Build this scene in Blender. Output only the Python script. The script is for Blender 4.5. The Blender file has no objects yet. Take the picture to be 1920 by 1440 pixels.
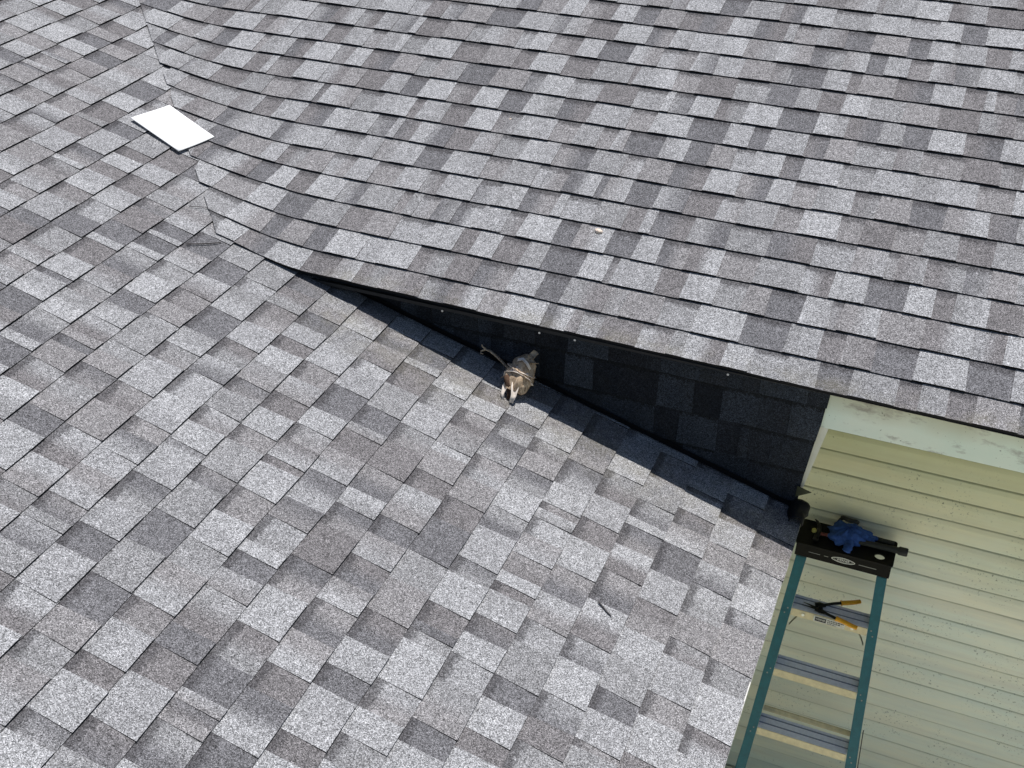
import bpy, math, random
import numpy as np
from mathutils import Vector, Matrix

# ------------------------------------------------------------------ camera, sky, sun, exposure
scene = bpy.context.scene
COL = scene.collection
cam = bpy.data.cameras.new("camera")
cam.sensor_width = 36.0
cam.lens = 2170.87 * 36.0 / 1920.0
cam.clip_start = 0.05
cam.clip_end = 2000
co = bpy.data.objects.new("camera", cam)
COL.objects.link(co)
Wv = np.array([2.1432126782, 0.4265553023, -0.2246735210])
_t = np.linalg.norm(Wv)
_K = np.array([[0, -Wv[2], Wv[1]], [Wv[2], 0, -Wv[0]], [-Wv[1], Wv[0], 0]])
RC = np.eye(3) + np.sin(_t) / _t * _K + (1 - np.cos(_t)) / _t ** 2 * _K @ _K
CP = np.array([2.2828383, -3.3552822, 2.2420396])
mw = Matrix.Identity(4)
for i in range(3):
    mw[i][0] = RC[0][i]; mw[i][1] = -RC[1][i]; mw[i][2] = -RC[2][i]; mw[i][3] = CP[i]
co.matrix_world = mw
scene.camera = co

SUN = Vector((0.10, 0.25, 1.0)).normalized()
world = bpy.data.worlds.new("World")
scene.world = world
world.use_nodes = True
wn = world.node_tree
bg = wn.nodes["Background"]
sky = wn.nodes.new("ShaderNodeTexSky")
sky.sky_type = 'NISHITA'
sky.sun_disc = False
sky.sun_elevation = math.asin(SUN.z)
sky.sun_rotation = math.atan2(SUN.x, SUN.y)
sky.air_density = 1.0
sky.dust_density = 0.6
wn.links.new(sky.outputs[0], bg.inputs[0])
bg.inputs[1].default_value = 0.075
sl = bpy.data.lights.new("sun", 'SUN')
sl.energy = 4.6
sl.angle = math.radians(0.53)
sl.color = (1.0, 0.965, 0.93)
so = bpy.data.objects.new("sun", sl)
COL.objects.link(so)
so.rotation_euler = SUN.to_track_quat('Z', 'Y').to_euler()
scene.view_settings.view_transform = 'Standard'
scene.view_settings.look = 'None'
scene.view_settings.exposure = 0.17
scene.view_settings.gamma = 1.0

# ------------------------------------------------------------------ dimensions
SA, SB = 0.28618, 0.31696           # roof pitches
TA, TB = math.tan(SA), math.tan(SB)
EXPO = 0.143                        # shingle exposure
X0, XE = -0.3067, 2.0254
D0 = 0.1168
YC = 0.074                          # plane of the shingled wall
YW = 0.72                           # siding wall
GZ = -2.98                          # ground
random.seed(7)

def S(x, y, k=0.12, low=False):
    """height of the roof surface: two slopes with an eased valley"""
    a = -x * TA
    if y < -0.001 or (x > -0.32 and y < 0.115 and low): return a
    b = y * TB
    b += (0.018 - 0.0125 * min(max(x, -0.4), 3.2)) * max(0.0, 1 - y / 0.7)      # the eave line is not quite level
    k = 0.035 + (k - 0.035) * min(1.0, max(y, 0) / 0.40)
    d = max(k - abs(a - b), 0.0)
    return max(a, b) + d * d / (4 * k)

def xcut(y):                        # where the upper roof's shingles are cut along the valley
    return -0.38 - y / 1.026

def wob(x, y, s=1.0, seed=0.0):
    return (math.sin(x * 3.1 * s + seed) * math.cos(y * 2.7 * s - seed) + 0.6 * math.sin(x * 7.3 * s + y * 5.1 * s + seed * 2))

# ------------------------------------------------------------------ materials
def mat(name):
    m = bpy.data.materials.new(name); m.use_nodes = True
    nt = m.node_tree
    return m, nt, nt.nodes["Principled BSDF"]

def nd(nt, t, **kw):
    n = nt.nodes.new(t)
    for k, v in kw.items(): setattr(n, k, v)
    return n

def noise(nt, coord, scale, detail=2.0, rough=0.5, dist=0.0):
    n = nd(nt, "ShaderNodeTexNoise"); n.inputs["Scale"].default_value = scale
    n.inputs["Detail"].default_value = detail; n.inputs["Roughness"].default_value = rough
    n.inputs["Distortion"].default_value = dist
    nt.links.new(coord, n.inputs["Vector"]); return n.outputs["Fac"]

def ramp(nt, fac, stops):
    r = nd(nt, "ShaderNodeValToRGB"); e = r.color_ramp.elements
    while len(e) < len(stops): e.new(0.5)
    for q, (p, c) in zip(e, stops):
        q.position = p; q.color = (c[0], c[1], c[2], 1) if hasattr(c, '__len__') else (c, c, c, 1)
    nt.links.new(fac, r.inputs[0]); return r.outputs[0]

def mth(nt, op, a, b=None, clamp=False):
    n = nd(nt, "ShaderNodeMath", operation=op); n.use_clamp = clamp
    for i, v in enumerate((a, b)):
        if v is None: continue
        if isinstance(v, (int, float)): n.inputs[i].default_value = v
        else: nt.links.new(v, n.inputs[i])
    return n.outputs[0]

def mix(nt, fac, a, b, mode='MIX'):
    n = nd(nt, "ShaderNodeMix", data_type='RGBA', blend_type=mode)
    for i, v in ((0, fac), (6, a), (7, b)):
        if isinstance(v, (int, float)): n.inputs[i].default_value = v
        elif isinstance(v, tuple): n.inputs[i].default_value = (*v, 1)
        else: nt.links.new(v, n.inputs[i])
    return n.outputs[2]

def bump(nt, h, strength, dist, bs):
    b = nd(nt, "ShaderNodeBump"); b.inputs["Strength"].default_value = strength
    b.inputs["Distance"].default_value = dist
    nt.links.new(h, b.inputs["Height"]); nt.links.new(b.outputs[0], bs.inputs["Normal"])

def obj_coord(nt): return nd(nt, "ShaderNodeTexCoord").outputs["Object"]

def shingle_material(name="shingle_granules", band_col=(0.066, 0.064, 0.068), b0=0.75, b1=0.86, bo=0.74, gcon=1.0):
    m, nt, bs = mat(name)
    oc = obj_coord(nt)
    att = nd(nt, "ShaderNodeAttribute", attribute_name="tint")
    aux = nd(nt, "ShaderNodeAttribute", attribute_name="aux")     # x: height within the tab, y: recessed tab, z: cut edge
    sp = nd(nt, "ShaderNodeSeparateXYZ"); nt.links.new(aux.outputs["Vector"], sp.inputs[0])
    # single granules of different stone colours
    vor = nd(nt, "ShaderNodeTexVoronoi"); vor.inputs["Scale"].default_value = 450
    nt.links.new(oc, vor.inputs["Vector"])
    sv = nd(nt, "ShaderNodeSeparateColor"); nt.links.new(vor.outputs["Color"], sv.inputs[0])
    gran = ramp(nt, sv.outputs[0], [(0.0, 0.18), (0.22, 0.57), (0.55, 1.0), (0.85, 1.47), (1.0, 2.3)])
    vor2 = nd(nt, "ShaderNodeTexVoronoi"); vor2.inputs["Scale"].default_value = 120
    nt.links.new(oc, vor2.inputs["Vector"])
    sv2 = nd(nt, "ShaderNodeSeparateColor"); nt.links.new(vor2.outputs["Color"], sv2.inputs[0])
    gran2 = ramp(nt, sv2.outputs[1], [(0.0, 0.88), (0.5, 1.0), (1.0, 1.12)])
    patch = ramp(nt, noise(nt, oc, 24, 5, 0.75), [(0.3, 0.84), (0.7, 1.16)])
    # darker granule band printed across the head of each recessed tab
    edge = mth(nt, 'ADD', sp.outputs[0], mth(nt, 'MULTIPLY', mth(nt, 'SUBTRACT', noise(nt, oc, 75, 4, 0.75), 0.5), 0.50))
    band = mth(nt, 'MULTIPLY', ramp(nt, edge, [(b0, 0.0), (b1, 1.0)]), sp.outputs[1])
    c = mix(nt, mth(nt, 'MULTIPLY', band, bo), att.outputs["Color"], band_col)
    c = mix(nt, 1.0, c, gran, 'MULTIPLY')
    c = mix(nt, 1.0, c, gran2, 'MULTIPLY')
    c = mix(nt, 1.0, c, patch, 'MULTIPLY')
    # yellowish grime here and there
    st = ramp(nt, noise(nt, oc, 1.7, 4, 0.6), [(0.60, 0.0), (0.78, 1.0)])
    c = mix(nt, mth(nt, 'MULTIPLY', st, 0.03), c, (0.20, 0.185, 0.13))
    so_ = nd(nt, "ShaderNodeSeparateXYZ"); nt.links.new(oc, so_.inputs[0])
    foot = mth(nt, 'MULTIPLY', ramp(nt, mth(nt, 'ADD', mth(nt, 'MULTIPLY', so_.outputs[1], 2.0), 0.65), [(0.0, 0.0), (0.35, 1.0), (0.7, 1.0), (0.8, 0.0)]),
               ramp(nt, noise(nt, oc, 9, 5, 0.7), [(0.42, 0.0), (0.66, 1.0)]))
    foot = mth(nt, 'MULTIPLY', foot, ramp(nt, so_.outputs[0], [(0.02, 0.0), (0.2, 1.0)]))
    c = mix(nt, mth(nt, 'MULTIPLY', foot, 0.26), c, (0.21, 0.19, 0.125))
    # bare asphalt on the cut edges
    c = mix(nt, sp.outputs[2], c, (0.012, 0.012, 0.013))
    nt.links.new(c, bs.inputs["Base Color"])
    bs.inputs["Roughness"].default_value = 0.95
    bs.inputs["Specular IOR Level"].default_value = 0.15
    bump(nt, sv.outputs[2], 0.35, 0.0012, bs)
    return m
M_SH = shingle_material()
M_SHC = shingle_material('dark_shingle_granules', (0.010, 0.011, 0.012), 0.86, 0.92, 0.8)  # shingle material with a darker, narrower band, for the wall

def plain(name, col, rough=0.7, metal=0.0, var=0.12, scale=30, spec=0.4, bmp=0.0, bscale=200):
    m, nt, bs = mat(name)
    oc = obj_coord(nt)
    f = ramp(nt, noise(nt, oc, scale, 4, 0.6), [(0.25, 1 - var), (0.75, 1 + var)])
    c = mix(nt, 1.0, (col[0], col[1], col[2]), f, 'MULTIPLY')
    nt.links.new(c, bs.inputs["Base Color"])
    bs.inputs["Roughness"].default_value = rough; bs.inputs["Metallic"].default_value = metal
    bs.inputs["Specular IOR Level"].default_value = spec
    if bmp: bump(nt, noise(nt, oc, bscale, 3, 0.6), bmp, 0.002, bs)
    return m

def siding_material():
    m, nt, bs = mat("weathered_siding")
    oc = obj_coord(nt)
    mp = nd(nt, "ShaderNodeMapping"); mp.inputs["Scale"].default_value = (0.45, 1.0, 1.6)
    nt.links.new(oc, mp.inputs[0])
    c = mix(nt, ramp(nt, noise(nt, mp.outputs[0], 3.2, 5, 0.65), [(0.36, 0.0), (0.64, 1.0)]), (0.86, 0.83, 0.65), (0.74, 0.80, 0.69))
    mp2 = nd(nt, "ShaderNodeMapping"); mp2.inputs["Scale"].default_value = (0.30, 1.0, 9.0)
    nt.links.new(oc, mp2.inputs[0])
    c = mix(nt, ramp(nt, noise(nt, mp2.outputs[0], 2.0, 4, 0.6), [(0.45, 0.0), (0.75, 0.5)]), c, (0.60, 0.57, 0.48))
    # shade and olive bounce under the eave put into the colour, stronger higher up
    sp = nd(nt, "ShaderNodeSeparateXYZ"); nt.links.new(oc, sp.inputs[0])
    hz = mth(nt, 'ADD', sp.outputs[2], mth(nt, 'MULTIPLY', noise(nt, oc, 2.2, 4, 0.6), 0.5))
    eave_shade = ramp(nt, mth(nt, 'ADD', mth(nt, 'MULTIPLY', hz, 1.0), 1.25), [(0.15, 0.0), (0.95, 1.0)])
    c = mix(nt, mth(nt, 'MULTIPLY', eave_shade, 0.72), c, (0.40, 0.375, 0.09))
    # mildew specks
    spk = mth(nt, 'MULTIPLY', ramp(nt, noise(nt, oc, 85, 2, 0.7), [(0.62, 0.0), (0.70, 1.0)]), ramp(nt, noise(nt, oc, 4.5, 3), [(0.48, 0.0), (0.62, 1.0)]))
    c = mix(nt, mth(nt, 'MULTIPLY', spk, 0.75), c, (0.12, 0.13, 0.09))
    # lip shadow and some grime painted into the groove under each lap
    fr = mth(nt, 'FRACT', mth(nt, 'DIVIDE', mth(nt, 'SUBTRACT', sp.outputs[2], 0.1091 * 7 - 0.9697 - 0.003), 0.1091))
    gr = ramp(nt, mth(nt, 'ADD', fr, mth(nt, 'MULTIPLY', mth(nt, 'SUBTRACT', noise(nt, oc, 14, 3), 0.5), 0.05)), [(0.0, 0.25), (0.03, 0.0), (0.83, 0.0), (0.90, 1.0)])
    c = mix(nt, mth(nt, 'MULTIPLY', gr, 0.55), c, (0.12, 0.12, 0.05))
    nt.links.new(c, bs.inputs["Base Color"])
    bs.inputs["Roughness"].default_value = 0.55
    return m
M_SID = siding_material()

def fascia_material():
    m, nt, bs = mat("dirty_white_fascia")
    oc = obj_coord(nt)
    c = mix(nt, ramp(nt, noise(nt, oc, 4, 4, 0.6), [(0.35, 0.0), (0.65, 1.0)]), (0.74, 0.80, 0.69), (0.66, 0.77, 0.67))
    mp = nd(nt, "ShaderNodeMapping"); mp.inputs["Scale"].default_value = (1, 1, 2.2); nt.links.new(oc, mp.inputs[0])
    sp = nd(nt, "ShaderNodeSeparateXYZ"); nt.links.new(oc, sp.inputs[0])
    top = ramp(nt, mth(nt, 'ADD', mth(nt, 'MULTIPLY', sp.outputs[2], 6.0), mth(nt, 'ADD', 1.05, mth(nt, 'MULTIPLY', noise(nt, oc, 5, 3), 0.7))), [(0.55, 0.0), (1.0, 1.0)])
    c = mix(nt, mth(nt, 'MULTIPLY', top, 0.7), c, (0.46, 0.44, 0.30))
    bl = ramp(nt, noise(nt, mp.outputs[0], 6.5, 6, 0.7), [(0.53, 0.0), (0.66, 1.0)])
    c = mix(nt, mth(nt, 'MULTIPLY', bl, 0.65), c, (0.20, 0.17, 0.15))
    spk = ramp(nt, noise(nt, oc, 70, 2, 0.7), [(0.70, 0.0), (0.74, 1.0)])
    c = mix(nt, mth(nt, 'MULTIPLY', spk, 0.7), c, (0.07, 0.08, 0.05))
    nt.links.new(c, bs.inputs["Base Color"]); bs.inputs["Roughness"].default_value = 0.5
    return m
M_FAS = fascia_material()
M_TRIM = plain("trim_offwhite", (0.66, 0.66, 0.56), 0.5, 0, 0.1, 12)
M_DRIP = plain("pale_metal_edge", (0.62, 0.62, 0.60), 0.4, 0.2, 0.1, 20)
M_DARKDRIP = plain("dark_eave_edge", (0.02, 0.02, 0.021), 0.7, 0, 0.3, 40)
M_DECK = plain("roof_deck_felt", (0.025, 0.025, 0.027), 0.95, 0, 0.2, 20)
M_BIT = plain("black_bitumen", (0.006, 0.006, 0.007), 0.6, 0, 0.3, 60, 0.2, 0.4, 120)
M_OLIVE = plain("dark_olive_metal", (0.05, 0.055, 0.03), 0.5, 0.2, 0.3, 60)
M_SOF = plain("soffit_panel", (0.55, 0.56, 0.50), 0.6, 0, 0.08, 8)
M_NAIL = plain("galvanised_nail", (0.75, 0.75, 0.72), 0.35, 0.6, 0.1, 80)
M_TEAL = plain("teal_fibreglass", (0.006, 0.115, 0.150), 0.42, 0, 0.18, 45, 0.5, 0.15, 150)
M_ALU = plain("step_aluminium", (0.84, 0.86, 0.96), 0.5, 0.0, 0.10, 60)
M_GROOVE = plain("tread_groove", (0.22, 0.25, 0.38), 0.5, 0.1, 0.2, 60)
M_TAN = plain("step_front_tan", (0.66, 0.58, 0.38), 0.45, 0.15, 0.16, 50)
M_CAP = plain("black_cap_plastic", (0.006, 0.0056, 0.0045), 0.6, 0, 0.25, 60, 0.15, 0.1, 200)
M_INKW = plain("white_print", (0.70, 0.70, 0.66), 0.6, 0, 0.12, 90)
M_INKG = plain("grey_print", (0.30, 0.30, 0.28), 0.6, 0, 0.2, 90)
M_INKB = plain("black_print", (0.02, 0.02, 0.022), 0.6, 0, 0.1, 90)
M_BLACK = plain("black_steel", (0.012, 0.012, 0.013), 0.35, 0.5, 0.3, 90)
M_RUB = plain("black_rubber_grip", (0.018, 0.020, 0.020), 0.65, 0, 0.25, 90, 0.4)
M_YEL = plain("yellow_grip", (0.85, 0.40, 0.015), 0.45, 0, 0.12, 60, 0.5)
M_RED = plain("dull_red_shaft", (0.12, 0.025, 0.02), 0.5, 0, 0.3, 60)
M_BLUE = plain("blue_glove_fabric", (0.028, 0.072, 0.25), 0.85, 0, 0.5, 45, 0.2, 0.8, 90)
M_BRASS = plain("dull_yellow_spot", (0.35, 0.33, 0.10), 0.5, 0.2, 0.2, 60)
M_WHITE = plain("white_sheet", (0.93, 0.93, 0.92), 0.6, 0, 0.015, 6, 0.3)
M_STONE = plain("pale_pebble", (0.72, 0.60, 0.50), 0.85, 0, 0.25, 90, 0.2, 0.6, 200)
M_TWIG = plain("dark_twig", (0.06, 0.055, 0.055), 0.9, 0, 0.3, 90)

def leaf_material():
    m, nt, bs = mat("dry_husk")
    oc = obj_coord(nt)
    mp = nd(nt, "ShaderNodeMapping"); mp.inputs["Scale"].default_value = (70, 60, 24); nt.links.new(oc, mp.inputs[0])
    c = ramp(nt, noise(nt, mp.outputs[0], 1.0, 4, 0.75, 1.2), [(0.36, (0.10, 0.055, 0.03)), (0.42, (0.36, 0.25, 0.16)), (0.6, (0.60, 0.46, 0.31)), (0.8, (0.72, 0.60, 0.46))])
    nt.links.new(c, bs.inputs["Base Color"]); bs.inputs["Roughness"].default_value = 0.75
    bump(nt, noise(nt, mp.outputs[0], 1.0, 4, 0.65, 0.6), 0.6, 0.003, bs)
    return m
M_LEAF = leaf_material()
M_LEAFD = plain("dark_husk_core", (0.085, 0.05, 0.032), 0.85, 0, 0.45, 70, 0.2, 0.5, 200)
M_LEAFP = plain("papery_husk_tip", (0.74, 0.66, 0.58), 0.8, 0, 0.25, 60, 0.2, 0.3, 150)

def ground_material():
    m, nt, bs = mat("sunlit_yard")
    oc = obj_coord(nt)
    c = mix(nt, ramp(nt, noise(nt, oc, 2.5, 6, 0.7), [(0.40, 0.0), (0.60, 1.0)]), (0.42, 0.43, 0.20), (0.52, 0.48, 0.32))
    c = mix(nt, ramp(nt, noise(nt, oc, 60, 3, 0.7), [(0.35, 0.0), (0.7, 0.5)]), c, (0.16, 0.19, 0.06))
    nt.links.new(c, bs.inputs["Base Color"]); bs.inputs["Roughness"].default_value = 1.0
    return m
M_GRD = ground_material()
M_BOUNCE = plain("bounce_concrete", (0.82, 0.79, 0.66), 0.9, 0, 0.12, 5, 0.2, 0.3, 80)  # paled beyond plain concrete so it throws light onto the siding

# ------------------------------------------------------------------ mesh helpers
def link(name, me, m, parent=None):
    o = bpy.data.objects.new(name, me); COL.objects.link(o)
    if m is not None:
        for q in (m if isinstance(m, (list, tuple)) else [m]): me.materials.append(q)
    if parent is not None: o.parent = parent
    return o

def tag(o, label=None, cat=None, group=None, kind=None):
    if label: o["label"] = label
    if cat: o["category"] = cat
    if group: o["group"] = group
    if kind: o["kind"] = kind
    return o

def empty(name, loc, label, cat, group=None):
    o = bpy.data.objects.new(name, None); COL.objects.link(o); o.location = loc
    o.empty_display_size = 0.1
    return tag(o, label, cat, group)

class MB:
    def __init__(s): s.v = []; s.f = []; s.mi = []; s.sm = []
    def quad_grid(s, rows, mi=0, smooth=True, closed=False):
        b = len(s.v); n = len(rows[0])
        for r in rows: s.v += [tuple(p) for p in r]
        for i in range(len(rows) - 1):
            for j in range(n if closed else n - 1):
                k = (j + 1) % n
                s.f.append((b + i * n + j, b + i * n + k, b + (i + 1) * n + k, b + (i + 1) * n + j)); s.mi.append(mi); s.sm.append(smooth)
    def poly(s, pts, mi=0):
        b = len(s.v); s.v += [tuple(p) for p in pts]; s.f.append(tuple(range(b, b + len(pts)))); s.mi.append(mi); s.sm.append(False)
    def box(s, o, a, b, c, mi=0):
        """box at corner o with edge vectors a, b, c"""
        o, a, b, c = (Vector(q) for q in (o, a, b, c))
        p = [o, o + a, o + a + b, o + b, o + c, o + a + c, o + a + b + c, o + b + c]
        k = len(s.v); s.v += [tuple(q) for q in p]
        for f in ((0, 3, 2, 1), (4, 5, 6, 7), (0, 1, 5, 4), (1, 2, 6, 5), (2, 3, 7, 6), (3, 0, 4, 7)):
            s.f.append(tuple(k + q for q in f)); s.mi.append(mi); s.sm.append(False)
    def tube(s, pts, rads, n=10, mi=0, flat=1.0):
        pts = [Vector(p) for p in pts]; rows = []
        up = Vector((0.13, 0.21, 1)).normalized()
        for i, p in enumerate(pts):
            d = (pts[min(i + 1, len(pts) - 1)] - pts[max(i - 1, 0)]).normalized()
            if abs(d.dot(up)) > 0.95: up = Vector((1, 0.1, 0))
            u = d.cross(up).normalized(); w = d.cross(u)
            r = rads[i] if hasattr(rads, '__len__') else rads
            rows.append([p + u * math.cos(2 * math.pi * j / n) * r + w * math.sin(2 * math.pi * j / n) * r * flat for j in range(n)])
        s.quad_grid(rows, mi, True, True)
        s.poly(rows[0][::-1], mi); s.poly(rows[-1], mi)
    def build(s, name, m, parent=None, bevel=0.0, local=None):
        me = bpy.data.meshes.new(name); 
        v = s.v
        if local is not None: v = [(p[0] - local[0], p[1] - local[1], p[2] - local[2]) for p in v]
        me.from_pydata(v, [], s.f)
        o = link(name, me, m, parent)
        me.polygons.foreach_set("material_index", s.mi)
        me.polygons.foreach_set("use_smooth", s.sm)
        if local is not None and parent is None: o.location = local
        if bevel:
            b = o.modifiers.new("bevel", 'BEVEL'); b.width = bevel; b.segments = 2; b.limit_method = 'ANGLE'
        return o

# ------------------------------------------------------------------ shingles
LIGHT = (0.290, 0.292, 0.299); LIGHT2 = (0.258, 0.259, 0.266)
MID = (0.224, 0.224, 0.229); MIDW = (0.212, 0.206, 0.209)
DARK = (0.134, 0.133, 0.140); MAUVE = (0.160, 0.153, 0.156)

LAST = None
def pick_other(b):
    return random.choice([q for q in (LIGHT, LIGHT2, MID, MIDW, MAUVE, DARK) if q is not b])
def pick(recess):
    r = random.random()
    global LAST
    if recess: base = LIGHT2 if r < .08 else MID if r < .28 else MIDW if r < .48 else MAUVE if r < .72 else DARK
    else: base = LIGHT if r < .38 else LIGHT2 if r < .60 else MID if r < .76 else MIDW if r < .93 else MAUVE
    if base is LAST: base = pick_other(base)
    LAST = base
    j = random.uniform(.94, 1.06)
    return tuple(c * j for c in base)

class Shingles:
    """laminated shingle courses: raised teeth and recessed tabs with thick dark butts"""
    def __init__(s, place, tone=(1, 1, 1)): s.v = []; s.f = []; s.c = []; s.a = []; s.place = place; s.tone = tone; s.all_band = False; s.valley = False; s.mat = M_SH
    def face(s, pts, cols, aux):
        b = len(s.v); s.v += pts; s.f.append(tuple(range(b, b + len(pts)))); s.c += cols; s.a += aux
    def tab(s, u0, u1, s0, s1, hb, ht, hl, hr, c0, c1, rec, taper=0.0, clip=None, lift=None):
        """one tab between u0,u1; butt at s0 with height hb; head at s1 with height ht"""
        n = max(1, int(math.ceil((u1 - u0) / 0.06)))
        P = s.place
        def so(u): return s0 + 0.0016 * wob(u, s0 * 9, 1.7) + jit
        jit = random.gauss(0, 0.0008)
        vs = [0.0, 0.5, 1.12]
        cols = []
        for i in range(n + 1):
            t = i / n
            tt = min(max((t - .35) / .3, 0), 1)
            c = tuple(c0[k] * (1 - tt) + c1[k] * tt for k in range(3))
            col = []
            for q in vs:
                ub = u0 - taper * (1 - min(q, 1)); ut = u1 + taper * (1 - min(q, 1))
                u = ub + (ut - ub) * t
                if clip is not None: u = clip(u, s0 + (s1 - s0) * q)
                L = lift(u) if lift else 0
                h = hb + (ht - hb) * q + (0.0007 * wob(u, s0, 6) if q < 1 else 0) + L * (1 - min(q, 1))
                col.append((u, s0 + (s1 - s0) * q if q else so(u), h, q, c))
            cols.append(col)
        W = (rec,)
        for i in range(n):
            A_, B_ = cols[i], cols[i + 1]
            for j in range(2):
                q = [A_[j], B_[j], B_[j + 1], A_[j + 1]]
                s.face([P(*w[:3]) for w in q], [w[4] for w in q], [(w[3], rec, 0) for w in q])
            a0, b0 = A_[0], B_[0]
            s.face([P(a0[0], a0[1] + .001, -0.006), P(b0[0], b0[1] + .001, -0.006), P(*b0[:3]), P(*a0[:3])], [a0[4]] * 4, [(0, 0, 1)] * 4)
        for cl, other in ((cols[0], hl), (cols[-1], hr)):
            if other:
                for j in range(2):
                    q0, q1 = cl[j], cl[j + 1]
                    z_ = 0.25 if s.valley and cl is cols[0] and q0[0] < xcut(q0[1] * math.cos(SB)) + .002 else 1
                    s.face([P(q0[0], q0[1], q0[2] - 0.012), P(*q0[:3]), P(*q1[:3]), P(q1[0], q1[1], q1[2] - 0.012)], [q0[4]] * 4, [(0, 0, z_)] * 4)
    def course(s, ua, ub, s0, s1, base=0.0045, tooth=0.0042, clip=None, joint=0.985):
        u = ua - random.uniform(0, 0.3); rec = random.random() < .5
        nj = ua + random.uniform(0, 1.0)
        while u < ub:
            w = random.uniform(.070, .160) if rec else random.uniform(.080, .170)
            if random.random() < .07: w = random.uniform(.025, .05)
            c0 = pick(rec); c1 = c0 if random.random() < .60 else pick(rec)
            e0, e1 = max(u, ua), min(u + w, ub)
            if e1 - e0 > 0.004:
                skip = clip and max(clip(e0, s0) - e0, clip(e0, s1) - e0) > (e1 - e0) + 0.05
                if not skip:
                    if rec: s.tab(e0 - .008, e1 + .008, s0, s1, base, 0.0006, 0, 0, c0, c1, 1.0 if random.random() < .75 else 0.0, 0, clip)
                    else: s.tab(e0, e1, s0, s1, base + tooth, 0.0012, 1, 1, c0, c1, 1.0 if s.all_band else 0.0, random.uniform(0.0, .006), clip)
            # butt joint between neighbouring shingles
            u += w; rec = not rec
            if random.random() < .02: rec = not rec
    def build(s, name, parent):
        me = bpy.data.meshes.new(name); me.from_pydata(s.v, [], s.f)
        n = len(s.v)
        ca = me.attributes.new("tint", 'FLOAT_COLOR', 'POINT')
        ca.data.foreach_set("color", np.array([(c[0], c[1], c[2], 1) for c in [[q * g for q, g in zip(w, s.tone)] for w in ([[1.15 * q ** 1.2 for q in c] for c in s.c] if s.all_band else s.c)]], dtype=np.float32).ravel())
        aa = me.attributes.new("aux", 'FLOAT_VECTOR', 'POINT')
        aa.data.foreach_set("vector", np.array(s.a, dtype=np.float32).ravel())
        return link(name, me, s.mat, parent)

house = empty("house", (2.0, 0.5, GZ), "pale sided house with grey shingled roof slopes meeting in a valley", "house")
HI = Matrix.Translation((-2.0, -0.5, -GZ))
def hpart(o):                       # parts are modelled in world coordinates
    o.matrix_parent_inverse = HI; return o

def placeA(u, s, h):                # u along y, s uphill from the eave of the lower roof
    x = XE + 0.006 - s * math.cos(SA); y = u
    return (x + h * math.sin(SA), y, S(x, y, low=True) + h * math.cos(SA))
def placeB(u, s, h):
    y = s * math.cos(SB)
    return (u, y - h * math.sin(SB), S(u, max(y, 0.0)) + min(y, 0.0) * TB + h * math.cos(SB) * (0.45 + 0.55 * min(max((u - xcut(max(y, 0))) / 0.10, 0), 1)) + 0.009)

# lower roof: courses run along y
shA = Shingles(placeA)
nA_ = 50
for k in range(nA_ - 1, -1, -1):
    s0 = k * EXPO; s1 = s0 + EXPO
    x = XE - (s0 + EXPO / 2) * math.cos(SA)
    if x > -0.38: ye = YC + 0.03 if x > -0.30 else 0.05
    else: ye = (-0.38 - x) * 1.026 + 0.07 + 0.05
    shA.course(-5.2, ye, s0, s1)
hpart(shA.build("lower_roof", house))
# upper roof: courses run along x, cut along the valley
shB = Shingles(placeB); shB.valley = True
def clipB(u, s):
    return max(u, xcut(max(s, 0) * math.cos(SB)))
for k in range(30, -1, -1):
    s0 = D0 + (k - 1) * EXPO if k else -0.004
    s1 = D0 + k * EXPO
    y = s0 * math.cos(SB)
    shB.course(xcut(y + EXPO) - 0.02, 6.5, s0, s1, clip=clipB, base=0.0070 if k else 0.006, tooth=0.0036 if k else 0.003)
hpart(shB.build("upper_roof", house))
# shingled wall closing the gap under the eave
def placeC(u, s, h): return (u, YC - h, s)
shC = Shingles(placeC, (0.125, 0.148, 0.185))      # same tab tints scaled darker and bluer than the slopes
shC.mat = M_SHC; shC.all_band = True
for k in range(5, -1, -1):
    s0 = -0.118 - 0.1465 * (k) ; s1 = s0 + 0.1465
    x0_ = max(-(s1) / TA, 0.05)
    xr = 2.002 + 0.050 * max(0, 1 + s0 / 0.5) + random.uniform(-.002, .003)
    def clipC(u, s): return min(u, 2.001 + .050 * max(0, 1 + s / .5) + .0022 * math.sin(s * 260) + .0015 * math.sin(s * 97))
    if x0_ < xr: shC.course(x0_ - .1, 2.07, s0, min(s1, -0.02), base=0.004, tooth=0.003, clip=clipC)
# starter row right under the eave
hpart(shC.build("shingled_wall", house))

# decks and hidden structure
m = MB()
ys = [-5.2 + i * 0.1 for i in range(int((YC + 5.2) / .1) + 1)] + [YC - 0.002]
rows = [[(x, y, S(x, y, low=True) - 0.008) for y in ys] for x in [XE - i * 0.1375 for i in range(50)]]
m.quad_grid(rows, 0, False)
ys2 = [YC + .02 + i * 0.08 for i in range(80)]
hpart(m.build("lower_deck", M_DECK, house))
m = MB()
xs = [-5.0 + i * 0.1 for i in range(116)]
rows = [[(x, y, S(x, y) - 0.007) for x in xs] for y in [0.004 + i * 0.1 for i in range(42)]]
m.quad_grid(rows, 0, False)
hpart(m.build("upper_deck", M_DECK, house))
# back slope beyond the ridge of the upper roof, closing the volume
m = MB()
m.quad_grid([[(-5.0, 4.08, S(0, 4.08) - .02), (6.5, 4.08, S(0, 4.08) - .02)], [(-5.0, 8.2, -0.1), (6.5, 8.2, -0.1)]], 0, False)
hpart(m.build("back_slope", M_SH if False else M_DECK, house))
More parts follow.
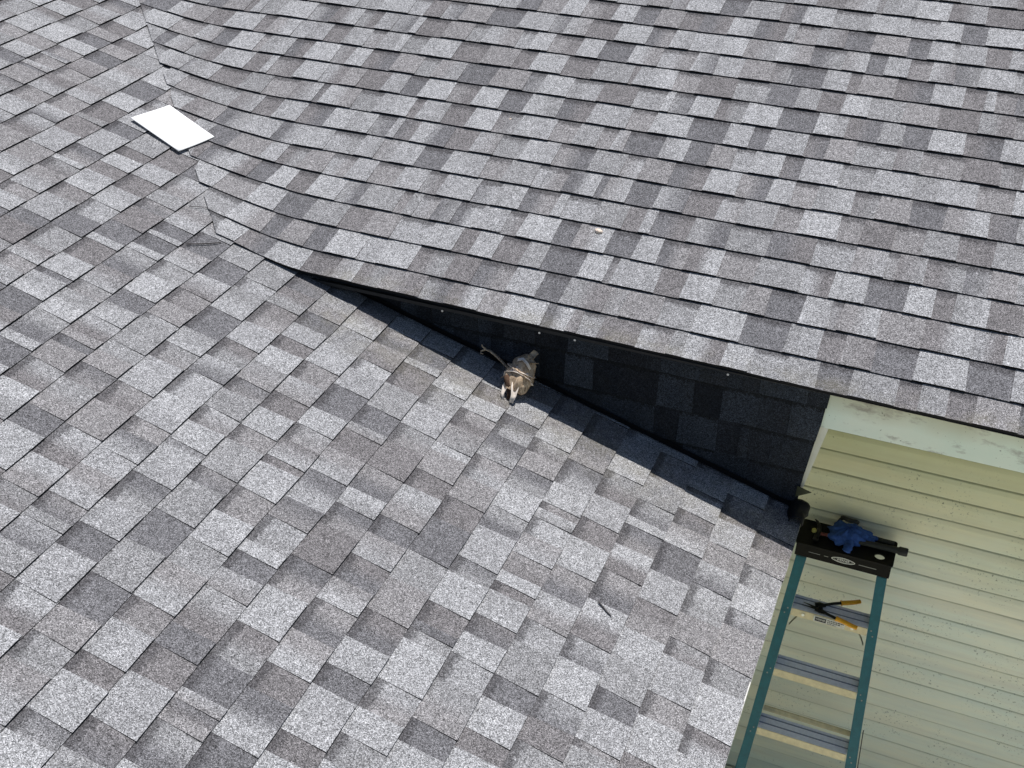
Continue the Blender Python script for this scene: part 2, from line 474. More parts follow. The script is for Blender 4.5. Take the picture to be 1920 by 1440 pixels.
# dark edge strip under the eave shingles
m = MB(); m.box((-0.02, 0.012, -0.020), (6.52, 0, 0), (0, 0.006, 0), (0, 0, 0.014))
hpart(m.build("drip_edge", M_DARKDRIP, house))
m = MB(); m.box((0.10, 0.020, -0.024), (6.40, 0, 0), (0, 0.082, 0), (0, 0, 0.010))
hpart(m.build("eave_board", M_DARKDRIP, house))
# fascia
m = MB(); m.box((2.024, 0.080, -0.2076), (4.476, 0, 0), (0, 0.022, 0), (0, 0, 0.183))
hpart(m.build("fascia_board", M_FAS, house, bevel=0.002))
# soffit
m = MB(); m.box((1.2, 0.104, -0.192), (5.3, 0, 0), (0, YW - 0.104, 0), (0, 0, 0.012))
for i in range(26): m.box((1.25 + i * .2, 0.106, -0.195), (0.012, 0, 0), (0, YW - 0.12, 0), (0, 0, 0.0025))
hpart(m.build("soffit", M_SOF, house))
# pale board end showing behind the shingled wall
m = MB()
T_ = [(1.990, -0.52), (2.010, -0.50), (2.060, -0.21), (1.990, -0.21)]
m.poly([(x, YC + .012, z) for x, z in T_]); m.poly([(x, YC + .026, z) for x, z in T_[::-1]])
m.poly([(2.010, YC + .012, -0.50), (2.010, YC + .026, -0.50), (2.060, YC + .026, -0.21), (2.060, YC + .012, -0.21)])
hpart(m.build("corner_trim", M_TRIM, house))
m = MB(); m.box((0.02, YC + .003, -0.70), (1.975, 0, 0), (0, 0.008, 0), (0, 0, 0.65))
hpart(m.build("wall_sheathing", M_DECK, house))
# siding wall: dutch lap profile
def siding(name, x0, x1, y, z0, z1, pitch, along_x=True, sgn=1):
    m = MB(); z = z1
    prof = [(0.0, 0.0125), (0.006, 0.0145), (0.5, 0.0105), (0.66, 0.0090), (0.84, 0.0035), (0.90, -0.002), (0.999, -0.004)]
    pts = []
    nrow = int((z1 - z0) / pitch) + 1
    for i in range(nrow):
        zt = z1 - (i + 1) * pitch
        for t, o in prof: pts.append((zt + t * pitch, o, i))
    pts.sort(key=lambda q: q[0])
    nx = int((x1 - x0) / 0.25) + 1
    rows = []
    for zz, o, i in pts:
        r = []
        for j in range(nx + 1):
            x = x0 + (x1 - x0) * j / nx
            w = 0.0012 * math.sin(x * 4.1 + i * 1.7) + 0.0008 * math.sin(x * 9 + i)
            r.append((x, y - o - w, zz) if along_x else (y + sgn * (o + w), x, zz))
        rows.append(r)
    m.quad_grid(rows, 0, False)
    return m.build(name, M_SID, house)
PIT = 0.1091
hpart(siding("siding_wall", 1.60, 6.5, YW, GZ + 0.02, -0.9697 + PIT * 7 - 0.003, PIT))
hpart(siding("side_wall", -5.2, YW, 1.58, GZ + 0.02, -0.60, PIT, False))
m = MB(); m.box((1.56, -5.2, -0.62), (XE - 1.58, 0, 0), (0, 5.2 + YC, 0), (0, 0, 0.012))
hpart(m.build("lower_soffit", M_SOF, house))
m = MB(); m.box((XE - 0.020, -5.2, -0.72), (0.014, 0, 0), (0, 5.2 - 0.01, 0), (0, 0, 0.112))
hpart(m.build("lower_fascia", M_FAS, house))
m = MB()
m.box((XE - 0.004, -5.2, -0.622), (0.010, 0, 0), (0, 5.2 - 0.03, 0), (0, 0, 0.018))
hpart(m.build("metal_edge", M_DRIP, house))
# black flashing along the foot of the shingled wall and the loose flap at its end
m = MB()
pts = []
n = 40
rows = []
for i in range(n + 1):
    x = 0.0 + i * (XE - 0.0) / n
    z = -x * TA
    w = 0.001 * math.sin(i * 2.3)
    rows.append([(x, YC - 0.020 + w, z + 0.011), (x, YC - 0.008, z + 0.013 + w), (x, YC - 0.009, z + 0.024)])
m.quad_grid(rows, 0, False)
hpart(m.build("flashing", M_BIT, house))
m = MB()
rows = []
for i in range(10):
    t = i / 9
    yy = YC - 0.012 - 0.085 * t
    r = []
    for j in range(15):
        a = math.radians(205 - 235 * j / 14)
        rr = 0.030 * (1 - .35 * t) * (1 + .1 * math.sin(j * 1.3 + i))
        r.append((2.012 + rr * 1.15 * math.cos(a) + .004 * math.sin(i), yy + .004 * math.sin(j * .9), -0.568 + rr * 1.1 * math.sin(a) - .006 * t))
    rows.append(r)
m.quad_grid(rows, 0, True)
o = hpart(m.build("bitumen_flap", M_BIT, house))
o.modifiers.new("solid", 'SOLIDIFY').thickness = 0.004
m = MB()
m.poly([(1.992, YC - .012, -0.475), (2.046, YC - .016, -0.487), (1.990, YC - .012, -0.527)])
m.poly([(1.992, YC - .010, -0.475), (1.990, YC - .010, -0.527), (2.046, YC - .014, -0.487)])
hpart(m.build("metal_tab", M_OLIVE, house))
for nx_, nz_ in ((0.599, -0.021), (0.993, -0.024), (1.131, -0.022), (1.698, -0.026)):
    m = MB(); m.tube([(nx_, 0.0105, nz_), (nx_, 0.0085, nz_)], 0.0042, 10)
    hpart(m.build("nail", M_NAIL, house))

# ------------------------------------------------------------------ ground
m = MB(); m.box((-300, -300, GZ - 0.5), (600, 0, 0), (0, 600, 0), (0, 0, 0.5))
tag(m.build("ground", M_GRD), kind="structure")
m = MB(); m.box((1.6, -7.5, GZ + 0.004), (14, 0, 0), (0, 7.5 + YW - 0.02, 0), (0, 0, 0.03))  # unseen slab, sized wide to bounce sunlight up onto the shaded siding
tag(m.build("bounce_slab", M_BOUNCE), kind="structure")

# ------------------------------------------------------------------ things lying on the roof
def ray(px, py):
    return RC.T @ np.array([(px - 960) / 2170.87, (py - 720) / 2170.87, 1.0])
def hitS(px, py, off=0.0):                   # point of the roof surface
    v = ray(px, py); t = 2.0
    for _ in range(2000):
        P = CP + v * t
        if P[2] <= S(P[0], P[1], low=P[2] < -0.03) + off: break
        t += 0.003
    return P

m = MB()
C4 = [hitS(*q, off=0.019) for q in ((245, 222), (318, 198), (402, 257), (335, 284))]
N = 10
top = []
for i in range(N + 1):
    r = []
    for j in range(N + 1):
        s_, t_ = i / N, j / N
        P = (C4[0] * (1 - s_) * (1 - t_) + C4[1] * (1 - s_) * t_ + C4[2] * s_ * t_ + C4[3] * s_ * (1 - t_))
        r.append((P[0], P[1], max(S(P[0], P[1]), 0) + 0.019 ))
    top.append(r)
m.quad_grid(top, 0, True)
c = Vector(top[5][5])
o = m.build("white_sheet", M_WHITE, None, local=(c.x, c.y, c.z))
o.modifiers.new("solid", 'SOLIDIFY').thickness = 0.003
tag(o, "blank white rectangular sheet lying across the roof valley", "sheet")

def pebble(px, py, r, label, seed):
    P = hitS(px, py); random.seed(seed)
    m = MB(); rows = []
    for i in range(7):
        th = math.pi * i / 6
        rows.append([(P[0] + r * math.sin(th) * math.cos(p_) * (1 + .25 * math.sin(2 * p_ + seed)) * random.uniform(.85, 1.1),
                      P[1] + r * .8 * math.sin(th) * math.sin(p_) * random.uniform(.85, 1.1),
                      P[2] + .008 + r * .55 + r * .6 * math.cos(th)) for p_ in [j * math.pi / 5 for j in range(10)]])
    m.quad_grid(rows, 0, False, True)
    o = m.build("pebble", M_STONE, None, local=tuple(P))
    tag(o, label, "pebble", "pebbles on the upper roof")
pebble(1122, 441, .0165, "largest pale pebble, alone in the middle of the upper roof slope", 3)
pebble(957, 228, .0065, "small pinkish white pebble high on the upper slope above the largest pebble", 5)
pebble(667, 340, .0085, "flat pale pebble on a shingle edge nearest the valley", 8)
pebble(1545, 380, .006, "tiny pale pebble on the right side of the upper slope", 11)

def twig(pts, r, label):
    m = MB(); P = [hitS(*q) for q in pts]
    m.tube([(p[0], p[1], p[2] + .011) for i, p in enumerate(P)], [r * (1 - .4 * i / len(P)) for i in range(len(P))], 7)
    tag(m.build("twig", M_TWIG, None, local=tuple(P[0])), label, "twig", "twigs and a lifted edge on the shingles")
twig([(1122, 1133), (1130, 1142), (1137, 1151), (1146, 1160)], .0028, "short dark twig on the lower roof between debris and ladder")
twig([(351, 462), (372, 462), (395, 461), (415, 459)], .0030, "thin dark lifted shingle edge beside the valley just left of the eave's start")  # a lifted shingle edge, modelled as a thin tube like the twig
twig([(356, 391), (372, 392), (394, 394)], .0016, "faint hairline sliver beside the valley below the white sheet")

# dry husk bundle in the corner below the eave
random.seed(21)
hb = empty("dry_husk_bundle", (0.92, -0.03, -0.26), "crumpled tan bundle of dry husk with a curled stem beside the shaded wall", "debris")
HBI = Matrix.Translation((-0.92, 0.03, 0.26))
A0 = Vector((0.925, -0.085, -0.245)); A1 = Vector((0.945, 0.035, -0.150))
ax = (A1 - A0)
def frame(d):
    d = d.normalized(); u = d.cross(Vector((0, 0, 1))).normalized(); return u, d.cross(u)
uu, ww = frame(ax)
m = MB(); rows = []
for i in range(15):
    t = i / 14
    r0 = 0.052 * (math.sin(math.pi * (0.12 + 0.84 * t)) ** 0.6) * (1.05 - .15 * t)
    r = []
    for j in range(28):
        a = 2 * math.pi * j / 28
        f = 1 + .11 * math.sin(5 * a + 3 * t) + .07 * math.sin(9 * a - 6 * t) + .07 * math.sin(17 * t + 2 * a) + random.uniform(-.04, .04)
        r.append(A0 + ax * t + uu * math.cos(a) * r0 * f * 1.02 + ww * math.sin(a) * r0 * f * .85)
    rows.append(r)
m.quad_grid(rows, 0, True, True); m.poly(rows[0][::-1], 1); m.poly(rows[-1])
o = m.build("husk_body", [M_LEAF, M_LEAFD], hb); o.matrix_parent_inverse = HBI
def strip(name, pts, w0, w1, mt, curl=.4, n=5, twist=0.0):
    m = MB(); rows = []
    pts = [Vector(p) for p in pts]
    for i, p in enumerate(pts):
        t = i / (len(pts) - 1)
        d = (pts[min(i + 1, len(pts) - 1)] - pts[max(i - 1, 0)]).normalized()
        u, w = frame(d); a = twist * t
        u, w = u * math.cos(a) + w * math.sin(a), w * math.cos(a) - u * math.sin(a)
        wd = w0 + (w1 - w0) * t
        rows.append([p + u * wd * (j / (n - 1) - .5) * (1 + .1 * math.sin(i * 3 + j)) - w * curl * wd * ((j / (n - 1) - .5) ** 2) * 2 for j in range(n)])
    m.quad_grid(rows, 0, True)
    o = m.build(name, mt, hb); o.matrix_parent_inverse = HBI
    s_ = o.modifiers.new("solid", 'SOLIDIFY'); s_.thickness = 0.0016
    return o
# wrapping bands around the body
for t0, wd, mt in ((.30, .016, M_LEAFP), (.47, .012, M_LEAF), (.60, .018, M_LEAFP), (.78, .012, M_LEAF)):
    cpt = A0 + ax * t0
    pts = []
    for k in range(15):
        a = math.radians(-190 + 14 * k + 30 * t0)
        rr = 0.0555 * (math.sin(math.pi * (0.12 + 0.84 * t0)) ** 0.6) * (1.05 - .15 * t0) * (1 + .05 * math.sin(k * 1.7 + t0 * 9))
        pts.append(cpt + uu * math.cos(a) * rr * 1.02 + ww * math.sin(a) * rr * .86 + ax.normalized() * (.020 * math.sin(a * .8 + t0 * 9)))
    strip("husk_band", pts, wd, wd * .8, mt, .5)
strip("husk_hollow", [(.900, -.066, -.186), (.908, -.084, -.198), (.913, -.094, -.214), (.914, -.100, -.230)], .034, .026, M_LEAFD, -.6, 5, .15)
strip("husk_hollow", [(.944, -.058, -.176), (.946, -.074, -.192), (.944, -.086, -.208)], .016, .010, M_LEAFD, -.6, 5, -.2)
strip("husk_band", [(.915, -.052, -.168), (.935, -.044, -.158), (.955, -.050, -.170), (.968, -.052, -.192)], .014, .008, M_LEAFP, .6, 5, .3)
strip("husk_band", [(.922, -.026, -.142), (.940, -.020, -.136), (.960, -.026, -.148), (.974, -.030, -.168)], .016, .008, M_LEAFP, .6, 5, .3)
# papery tips hanging toward the viewer
strip("husk_tip", [(.905, -.060, -.212), (.900, -.088, -.228), (.897, -.108, -.245), (.903, -.122, -.262)], .026, .006, M_LEAFP, .9, 5, .5)
strip("husk_tip", [(.935, -.062, -.205), (.938, -.090, -.222), (.941, -.112, -.242), (.937, -.128, -.264)], .032, .012, M_LEAFP, .9, 5, -.4)
strip("husk_tip", [(.918, -.06, -.215), (.918, -.09, -.235), (.921, -.115, -.262)], .03, .008, M_LEAFD, .8, 5, .2)
strip("husk_tip", [(.955, .02, -.158), (.962, .032, -.150), (.968, .038, -.140), (.972, .042, -.132)], .030, .022, M_LEAF, .8, 5, .6)
strip("husk_tip", [(.885, -.02, -.215), (.872, -.03, -.222), (.858, -.038, -.230)], .016, .004, M_LEAF, .8, 5, .6)
m = MB()
sp_ = [(.893, -.005, -.210), (.860, .010, -.205), (.820, .028, -.188), (.785, .035, -.172), (.762, .034, -.166)]
m.tube(sp_, [.0055, .006, .0075, .007, .006], 8, 0, .55)
m.tube([(.766, .034, -.166), (.752, .036, -.160), (.749, .034, -.150)], [.004, .003, .002], 6)
m.tube([(.764, .034, -.168), (.748, .028, -.176), (.750, .022, -.182), (.760, .020, -.180)], [.004, .003, .003, .002], 6)
o = m.build("husk_stem", M_LEAF, hb); o.matrix_parent_inverse = HBI

# ------------------------------------------------------------------ step ladder
SC = 0.975                          # slide the fitted ladder along its rays to stand clear of the wall
a_l = 0.398
def LP(k, side=None, off=0.0, dn=0.0, dx=0.0):
    """point at rung position k; side 0 left / 1 right inner rail edge; off = in front of the rail plane"""
    y = 0.532 - k * .305 * math.sin(a_l); z = -1.531 - k * .305 * math.cos(a_l)
    x = (2.021 - .017 * k) if side == 0 else (2.355 + .019 * k) if side == 1 else (2.188 + .001 * k)
    P = np.array([x + dx, y, z])
    P = CP + (P - CP) * SC
    P = P + np.array([0, -math.cos(a_l), math.sin(a_l)]) * off
    return Vector(P)
kfoot = 1.0
while LP(kfoot).z > GZ + 0.04: kfoot += 0.02
base_pt = LP(kfoot)
lad = empty("step_ladder", (base_pt.x, base_pt.y, GZ + .034), "teal fibreglass step ladder with black top cap standing against the siding wall", "ladder")
LI = Matrix.Translation((-base_pt.x, -base_pt.y, -(GZ + .034)))
def lpart(o, par=None):
    if par is None: o.matrix_parent_inverse = LI
    return o
nrm = Vector((0, -math.cos(a_l), math.sin(a_l)))
def rail(side, sg):
    m = MB(); k0, k1 = -0.80, kfoot
    p0, p1 = LP(k0, side), LP(k1, side)
    w = Vector((sg * .043, 0, 0)); dpt = -nrm * 0.070; th = .005
    d = (p1 - p0)
    # front flange, web, back flange
    m.box(p0, d, w, -nrm * th)
    m.box(p0 + w - Vector((sg * th, 0, 0)) - nrm * th, d, Vector((sg * th, 0, 0)), dpt)
    m.box(p0 + w * .35 + dpt + Vector((0, 0, 0)), d, w * .65 - Vector((sg * th, 0, 0)), -nrm * -th)
    o = lpart(m.build("rail", M_TEAL, lad, bevel=.0012))
    # rivets
    for k in [0, 1, 2, 3, 4]:
        for e_ in (.02, .10):
            q = MB(); c_ = LP(k + e_, side) + w * (.35 if e_ < .05 else .55)
            q.tube([c_ - nrm * .001, c_ + nrm * .0018], .0034, 8)
            q.build("rivet", M_INKG, o)
    return o
def world_child(o, par):            # sub-part modelled in world space below a part modelled in world space
    o.matrix_parent_inverse = Matrix.Identity(4); return o
for side, sg in ((0, -1), (1, 1)):
    o = rail(side, sg)
    for ch in o.children: ch.matrix_parent_inverse = Matrix.Identity(4)
def step(k):
    L, R = LP(k, 0, -.002, 0, .001), LP(k, 1, -.002, 0, -.001)
    dx = R - L
    back = Vector((0, .082, 0.004))
    m = MB()
    m.box(L, dx, back, (0, 0, -.004))
    nrid = 12
    for i in range(nrid):           # ribbed tread
        if i in (4, 9): continue
        m.box(L + back * ((i + .15) / nrid) + Vector((0, 0, 0.0002)), dx, back * (.7 / nrid), (0, 0, .0022))
    o = lpart(m.build("step", M_ALU, lad))
    g = MB()
    for i in (4, 9): g.box(L + back * ((i + .1) / nrid) + Vector((0, 0, .0003)), dx, back * (.85 / nrid), (0, 0, .0012))
    world_child(g.build("groove", M_GROOVE, o), o)
    f = MB()
    fd = Vector((0, -.010, -.033))
    f.box(L + Vector((0, -.001, .001)), dx, (0, -.003, -.0005), fd)
    world_child(f.build("step_front", M_TAN, o, bevel=.001), o)
    return L, R, fd
steps = [step(k) for k in range(0, 5) if LP(k).z > GZ + .12]
# corner braces under the top step
for side, sg in ((0, 1), (1, -1)):
    p = LP(0, side); m = MB()
    pts = [p + Vector((sg * .050, .004, -.036)), p + Vector((sg * .030, .002, -.048)), p + Vector((sg * .014, -.006, -.072)), p + Vector((sg * .002, -.014, -.094))]
    for a, b in zip(pts, pts[1:]): m.box(a, b - a, (0, .010, .004), Vector((sg * .004, 0, .006)))
    lpart(m.build("corner_brace", M_TAN, lad))
# rear legs, folded close behind, and their cross brace
for side, sg in ((0, -1), (1, 1)):
    m = MB(); p0 = LP(-.75, side) - nrm * .085; p1 = LP(kfoot + .02, side) - nrm * .105 + Vector((sg * .036, 0, 0))
    m.box(p0, p1 - p0, (sg * .028, 0, 0), -nrm * .020)
    lpart(m.build("rear_leg", M_TEAL if side == 0 else M_TEAL, lad))
for k in (1.78, 3.3):
    p = LP(k, 0) - nrm * .088; q = LP(k, 1) - nrm * .088
    m = MB(); m.box(p, q - p, (0, -.006, -.022), -nrm * .014)
    lpart(m.build("rear_brace", M_TAN, lad, bevel=.001))
m = MB(); p = LP(1.62, 1) + Vector((.049, 0, 0)) - nrm * .03; q = LP(2.55, 1) + Vector((.052, 0, 0)) - nrm * .035
m.box(p, q - p, (.004, 0, 0), -nrm * .018)
lpart(m.build("spreader", M_BLACK, lad))
# sticker on the front of the top step
L, R, fd = steps[0]
fx = (R - L).normalized(); fy = -fd.normalized(); fn = fx.cross(fy).normalized()
if fn.y > 0: fn = -fn
fo = L + Vector((0, -.0048, .001)) + fd
def on_face(O, X, Y, Nn, u, v, h): return O + X * u + Y * v + Nn * h
def rect_on(m, O, X, Y, Nn, u0, v0, u1, v1, h, th=.0006):
    m.box(on_face(O, X, Y, Nn, u0, v0, h), X * (u1 - u0), Y * (v1 - v0), Nn * th)
m = MB(); rect_on(m, fo, fx, fy, fn, .098, .003, .232, .030, .0004)
stk = lpart(m.build("sticker", M_INKW, lad))
m = MB(); rect_on(m, fo, fx, fy, fn, .104, .007, .152, .026, .0011)
world_child(m.build("sticker_print", M_INKB, stk), stk)
def text_mesh(name, txt, size, O, X, Y, Nn, mt, par, shear=0.0, ext=.0003):
    cu = bpy.data.curves.new(name, 'FONT'); cu.body = txt; cu.size = size; cu.extrude = ext
    cu.align_x = 'CENTER'; cu.align_y = 'CENTER'; cu.shear = shear; cu.offset = size * .012
    t = bpy.data.objects.new(name, cu); COL.objects.link(t)
    me = bpy.data.meshes.new_from_object(t.evaluated_get(bpy.context.evaluated_depsgraph_get()))
    bpy.data.objects.remove(t); bpy.data.curves.remove(cu)
    Mx = Matrix(((X.x, Y.x, Nn.x, O.x), (X.y, Y.y, Nn.y, O.y), (X.z, Y.z, Nn.z, O.z), (0, 0, 0, 1)))
    me.transform(Mx); me.name = name
    return world_child(link(name, me, mt, par), par)
text_mesh("sticker_print", "WERNER", .0105, on_face(fo, fx, fy, fn, .128, .0165, .0020), fx, fy, fn, M_INKW, stk)
m = MB()
random.seed(4)
for r_, (v0, v1) in enumerate(((.0205, .0245), (.0125, .0165), (.0060, .0085))):
    u = .157
    while u < .224 - r_ * .016:
        w_ = random.uniform(.004, .010); rect_on(m, fo, fx, fy, fn, u, v0, min(u + w_, .226), v1, .0011); u += w_ + .002
world_child(m.build("sticker_print", M_INKB, stk), stk)
for u in (.052, .262):
    m = MB(); c_ = on_face(fo, fx, fy, fn, u, .017, 0); m.tube([c_, c_ + fn * .003], .0065, 12)
    lpart(m.build("bolt", M_NAIL, lad))

# top cap
kc = -0.86
capc = LP(kc); capL = LP(kc, 0).x - .054; capR = LP(kc, 1).x + .054
CW = capR - capL
cy, cz = capc.y - .016, capc.z + .062      # front top edge
cu = bpy.data.curves.new("cap", 'CURVE'); cu.dimensions = '2D'; cu.fill_mode = 'BOTH'
D = .150
def spl(pts):
    s = cu.splines.new('POLY'); s.points.add(len(pts) - 1); s.use_cyclic_u = True
    for q, p in zip(s.points, pts): q.co = (p[0], p[1], 0, 1)
rc = .012
pl = []
for cx_, cy_, a0 in ((CW - rc, rc, -90), (CW - rc, D - rc, 0), (rc, D - rc, 90), (rc, rc, 180)):
    for i in range(5):
        a = math.radians(a0 + i * 22.5); pl.append((cx_ + rc * math.cos(a), cy_ + rc * math.sin(a)))
spl(pl)
spl([(CW * .855 + .0225 * math.cos(a * math.pi / 14), D * .27 + .0185 * math.sin(a * math.pi / 14)) for a in range(28)][::-1])
spl([(CW * .12 + .006 * math.cos(a * math.pi / 6), D * .6 + .006 * math.sin(a * math.pi / 6)) for a in range(12)][::-1])
cu.extrude = .004; cu.bevel_depth = .0012
t = bpy.data.objects.new("cap", cu); COL.objects.link(t)
me = bpy.data.meshes.new_from_object(t.evaluated_get(bpy.context.evaluated_depsgraph_get()))
bpy.data.objects.remove(t); bpy.data.curves.remove(cu)
tl = math.radians(4)
Xc = Vector((1, 0, 0)); Yc = Vector((0, math.cos(tl), math.sin(tl))); Nc = Xc.cross(Yc)
O = Vector((capL, cy, cz))
me.transform(Matrix(((Xc.x, Yc.x, Nc.x, O.x), (Xc.y, Yc.y, Nc.y, O.y), (Xc.z, Yc.z, Nc.z, O.z), (0, 0, 0, 1))))
me.name = "top_cap"
cap = lpart(link("top_cap", me, M_CAP, lad))
m = MB()
sk = Vector((0, -.012, -.056))
m.box(O + Vector((.004, .001, -.002)), (CW - .008, 0, 0), (0, .005, 0), sk)
m.box(O + Vector((.004, D - .008, -.002)), (CW - .008, 0, 0), (0, .005, 0), (0, 0, -.045))
for x_ in (.004, CW - .009): m.box(O + Vector((x_, .006, -.003)), (.005, 0, 0), (0, D - .014, 0), (0, 0, -.045))
world_child(m.build("cap_skirt", M_CAP, cap, bevel=.002), cap)
# marks on the front of the cap: an oval badge with the maker's word, line either side
fx = Vector((1, 0, 0)); fy = -sk.normalized(); fn = fx.cross(fy).normalized()
if fn.y > 0: fn = -fn
fo = O + Vector((.004, .001, -.002)) + sk
def ring(m, cxu, cvv, ru, rv, wd, h):
    rows_ = [[], []]
    for i in range(40):
        a = 2 * math.pi * i / 40
        pw = lambda q: math.copysign(abs(q) ** 1.15, q)
        for r_, k_ in ((0, 0), (1, wd)):
            rows_[r_].append(on_face(fo, fx, fy, fn, cxu + (ru - k_ * 1.6) * pw(math.cos(a)), cvv + (rv - k_) * pw(math.sin(a)), h))
    m.quad_grid(rows_, 0, False, True)
m = MB(); ring(m, CW * .50, .030, .050, .0125, .0030, .0012); ring(m, CW * .50, .030, .040, .0078, .0010, .0012)
world_child(m.build("badge_ring", M_INKW, cap), cap)
text_mesh("badge_word", "WERNER", .0130, on_face(fo, fx, fy, fn, CW * .50, .030, .0014), fx, fy, fn, M_INKW, cap)
m = MB()
rect_on(m, fo, fx, fy, fn, CW * .14, .0285, CW * .26, .0305, .0008); world_child(m.build("badge_line", M_INKG, cap), cap); m = MB()
rect_on(m, fo, fx, fy, fn, CW * .30, .0285, CW * .345, .0305, .0008); world_child(m.build("badge_line", M_INKG, cap), cap); m = MB()
rect_on(m, fo, fx, fy, fn, CW * .66, .0285, CW * .84, .0310, .0008)
world_child(m.build("badge_line", M_INKG, cap), cap)

# ------------------------------------------------------------------ hammer on the cap
def CPt(u, v, h): return O + Xc * (u * CW) + Yc * (v * D) + Nc * (h + .006)
ham = empty("hammer", tuple(CPt(.5, .5, 0)), "hammer with black rubber grip lying across the ladder's top cap", "hammer")
c_ = CPt(.5, .5, 0); HI2 = Matrix.Translation(-c_)
def ap(o, I): o.matrix_parent_inverse = I; return o
m = MB(); m.tube([CPt(.62, .50, .018), CPt(.80, .52, .018), CPt(.97, .54, .018), CPt(1.02, .545, .018)], [.0125, .0135, .0140, .0145], 14)
m.tube([CPt(1.015, .545, .018), CPt(1.03, .545, .018), CPt(1.10, .55, .018), CPt(1.115, .55, .018)], [.0145, .0185, .0185, .0165], 16)
ap(m.build("grip", M_RUB, ham), HI2)
m = MB(); m.tube([CPt(.20, .44, .016), CPt(.45, .47, .017), CPt(.63, .50, .018)], [.007, .008, .010], 10)
ap(m.build("shaft", M_RED, ham), HI2)
m = MB(); m.tube([CPt(.19, .16, .012), CPt(.19, .30, .014), CPt(.20, .44, .016), CPt(.20, .58, .016)], [.013, .011, .012, .010], 12)
m.tube([CPt(.20, .58, .016), CPt(.19, .72, .020), CPt(.16, .86, .022), CPt(.13, .95, .018)], [.010, .009, .007, .003], 10, 0, .6)
ap(m.build("head", M_BLACK, ham), HI2)
m = MB(); m.tube([CPt(.155, .44, .022), CPt(.15, .44, .032)], [.011, .009], 12)
ap(m.build("wedge", M_BRASS, ham), HI2)

# second dark handled tool lying behind
t2 = empty("utility_bar", tuple(CPt(.7, .8, 0)), "flat black bar lying behind the hammer grip at the cap's back edge", "tool")
m = MB(); I3 = Matrix.Translation(-CPt(.7, .8, 0))
m.tube([CPt(.50, .78, .010), CPt(.75, .80, .010), CPt(.93, .84, .010), CPt(.97, .84, .010)], [.009, .010, .012, .008], 12, 0, .6)
ap(m.build("bar_body", M_RUB, t2), I3)
m = MB(); m.tube([CPt(.42, .77, .010), CPt(.51, .78, .010)], [.005, .006], 8); ap(m.build("bar_tip", M_BLACK, t2), I3)

# ------------------------------------------------------------------ blue work glove heaped on top
random.seed(9)
gl = empty("work_glove", tuple(CPt(.5, .55, .02)), "crumpled blue work glove heaped over the hammer on the ladder's cap", "glove")
GI = Matrix.Translation(-CPt(.5, .55, .02))
m = MB(); rows = []
NT, NP = 22, 44
ctr = CPt(.50, .66, .020)
for i in range(NT + 1):
    th = math.pi * i / NT; r = []
    for j in range(NP):
        a = 2 * math.pi * j / NP
        f = 1 + .13 * math.sin(3 * a + 1.0) + .10 * math.sin(7 * a + 4 * th) + .07 * math.sin(12 * a - 5 * th + 1) + .06 * math.sin(9 * th + 4 * a)
        ru, rv, rh = .086, .058, .040
        p = ctr + Xc * (ru * f * math.sin(th) * math.cos(a) + .014 * math.sin(th) * math.sin(a)) + Yc * (rv * f * math.sin(th) * math.sin(a)) + Nc * (rh * (1 + .25 * math.sin(6 * a) * math.sin(th) ** 2 + .12 * math.sin(11 * a + 2)) * max(math.cos(th), -.45))
        r.append(p)
    rows.append(r)
m.quad_grid(rows, 0, True, True)
ap(m.build("palm", M_BLUE, gl), GI)
def finger(pts, r):
    m = MB(); n = 12; P = []
    V = [CPt(*p) for p in pts]
    for i in range(n):
        t = i / (n - 1) * (len(V) - 1); k = min(int(t), len(V) - 2); f = t - k
        P.append(V[k].lerp(V[k + 1], f))
    m.tube(P, [r * (1.1 - .25 * i / n + .12 * math.sin(i * 2.1)) * (1 if i < n - 1 else .55) for i in range(n)], 12, 0, .75)
    ap(m.build("finger", M_BLUE, gl), GI)
finger([(.53, .50, .022), (.53, .28, .024), (.525, .08, .022), (.515, .0, .012)], .019)
finger([(.62, .66, .025), (.70, .64, .026), (.77, .66, .020)], .016)
finger([(.60, .82, .022), (.70, .80, .022), (.80, .80, .014)], .014)
finger([(.42, .55, .026), (.37, .48, .020), (.35, .46, .014)], .014)
m = MB(); rows = []
cc = CPt(.47, .97, .022)
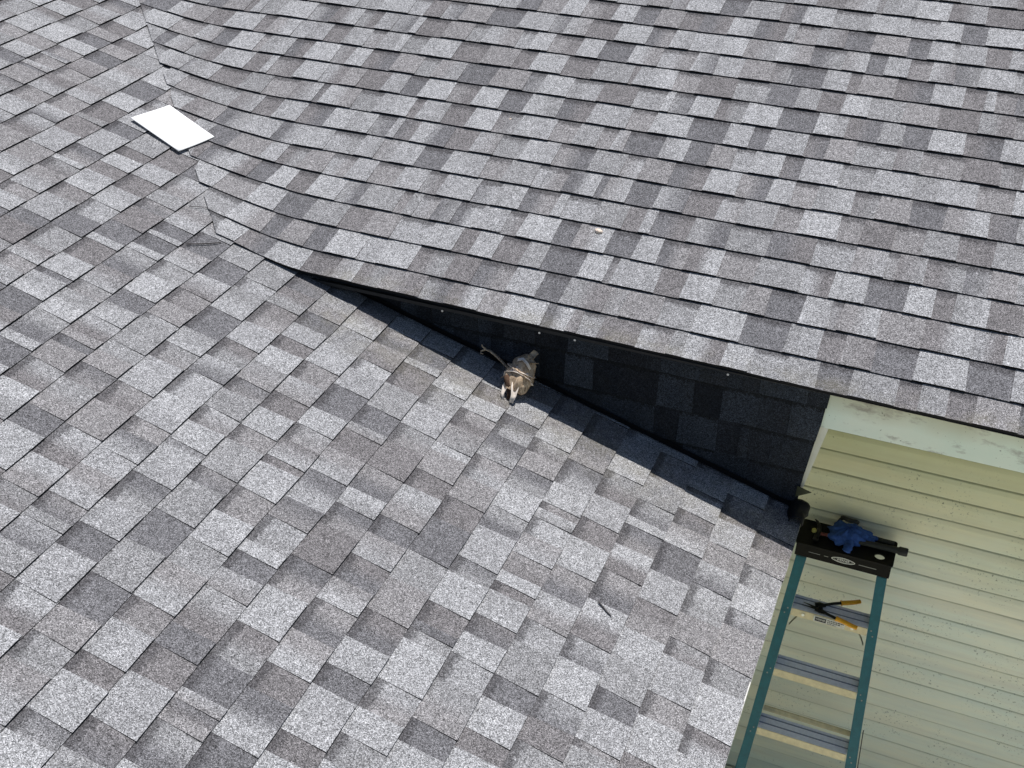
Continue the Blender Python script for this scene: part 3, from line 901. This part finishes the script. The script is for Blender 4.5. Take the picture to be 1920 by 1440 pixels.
for i in range(4):
    rows.append([cc + Xc * ((.030 + .004 * i) * math.cos(a * math.pi / 10) * (1 + .1 * math.sin(a * 1.9))) + Yc * (.010 + .006 * i + .006 * math.sin(a)) + Nc * ((.015 + .003 * i) * math.sin(a * math.pi / 10) + .004) for a in range(20)])
m.quad_grid(rows, 0, True, True)
o = ap(m.build("cuff", M_RUB, gl), GI); o.modifiers.new("solid", 'SOLIDIFY').thickness = .002

# ------------------------------------------------------------------ aviation snips on the top step
Ls, Rs, _fd = steps[0]
SWd = (Rs - Ls).length
def SP(u, v, h): return Ls + Vector((u * SWd, v * .082, h + .004))
sn = empty("tin_snips", tuple(SP(.4, .4, 0)), "open black tin snips with yellow handles resting on the ladder's top step", "snips")
SI = Matrix.Translation(-SP(.4, .4, 0))
m = MB()
m.tube([SP(.13, .50, .006), SP(.20, .42, .008), SP(.30, .30, .010), SP(.36, .40, .012)], [.0015, .004, .007, .009], 10, 0, .5)
m.tube([SP(.11, .30, .006), SP(.20, .26, .008), SP(.30, .22, .010)], [.0015, .004, .007], 10, 0, .5)
ap(m.build("blade", M_BLACK, sn), SI)
m = MB()
m.tube([SP(.28, .45, .013), SP(.34, .52, .014), SP(.42, .58, .014)], [.013, .019, .010], 12, 0, .45)
m.tube([SP(.30, .15, .013), SP(.37, .10, .014), SP(.44, .02, .014)], [.013, .018, .011], 12, 0, .45)
m.tube([SP(.36, .32, .008), SP(.36, .32, .024)], [.011, .009], 12)
m.tube([SP(.40, .60, .014), SP(.50, .82, .018), SP(.60, 1.00, .020)], [.008, .0075, .0085], 12, 0, .7)
m.tube([SP(.42, .05, .014), SP(.50, -.05, .014), SP(.59, -.14, .013)], [.008, .0075, .0085], 12, 0, .7)
ap(m.build("pivot_body", M_BLACK, sn), SI)
def grip(pts):
    m = MB(); m.tube([SP(*p) for p in pts], [.0145, .0115, .0115, .0110, .0100], 14, 0, .8)
    ap(m.build("handle", M_YEL, sn), SI)
grip([(.60, 1.00, .020), (.62, 1.04, .020), (.69, 1.16, .021), (.77, 1.33, .021), (.835, 1.50, .021)])
grip([(.585, -.14, .013), (.61, -.15, .013), (.70, -.22, .012), (.79, -.30, .010), (.87, -.36, .009)])
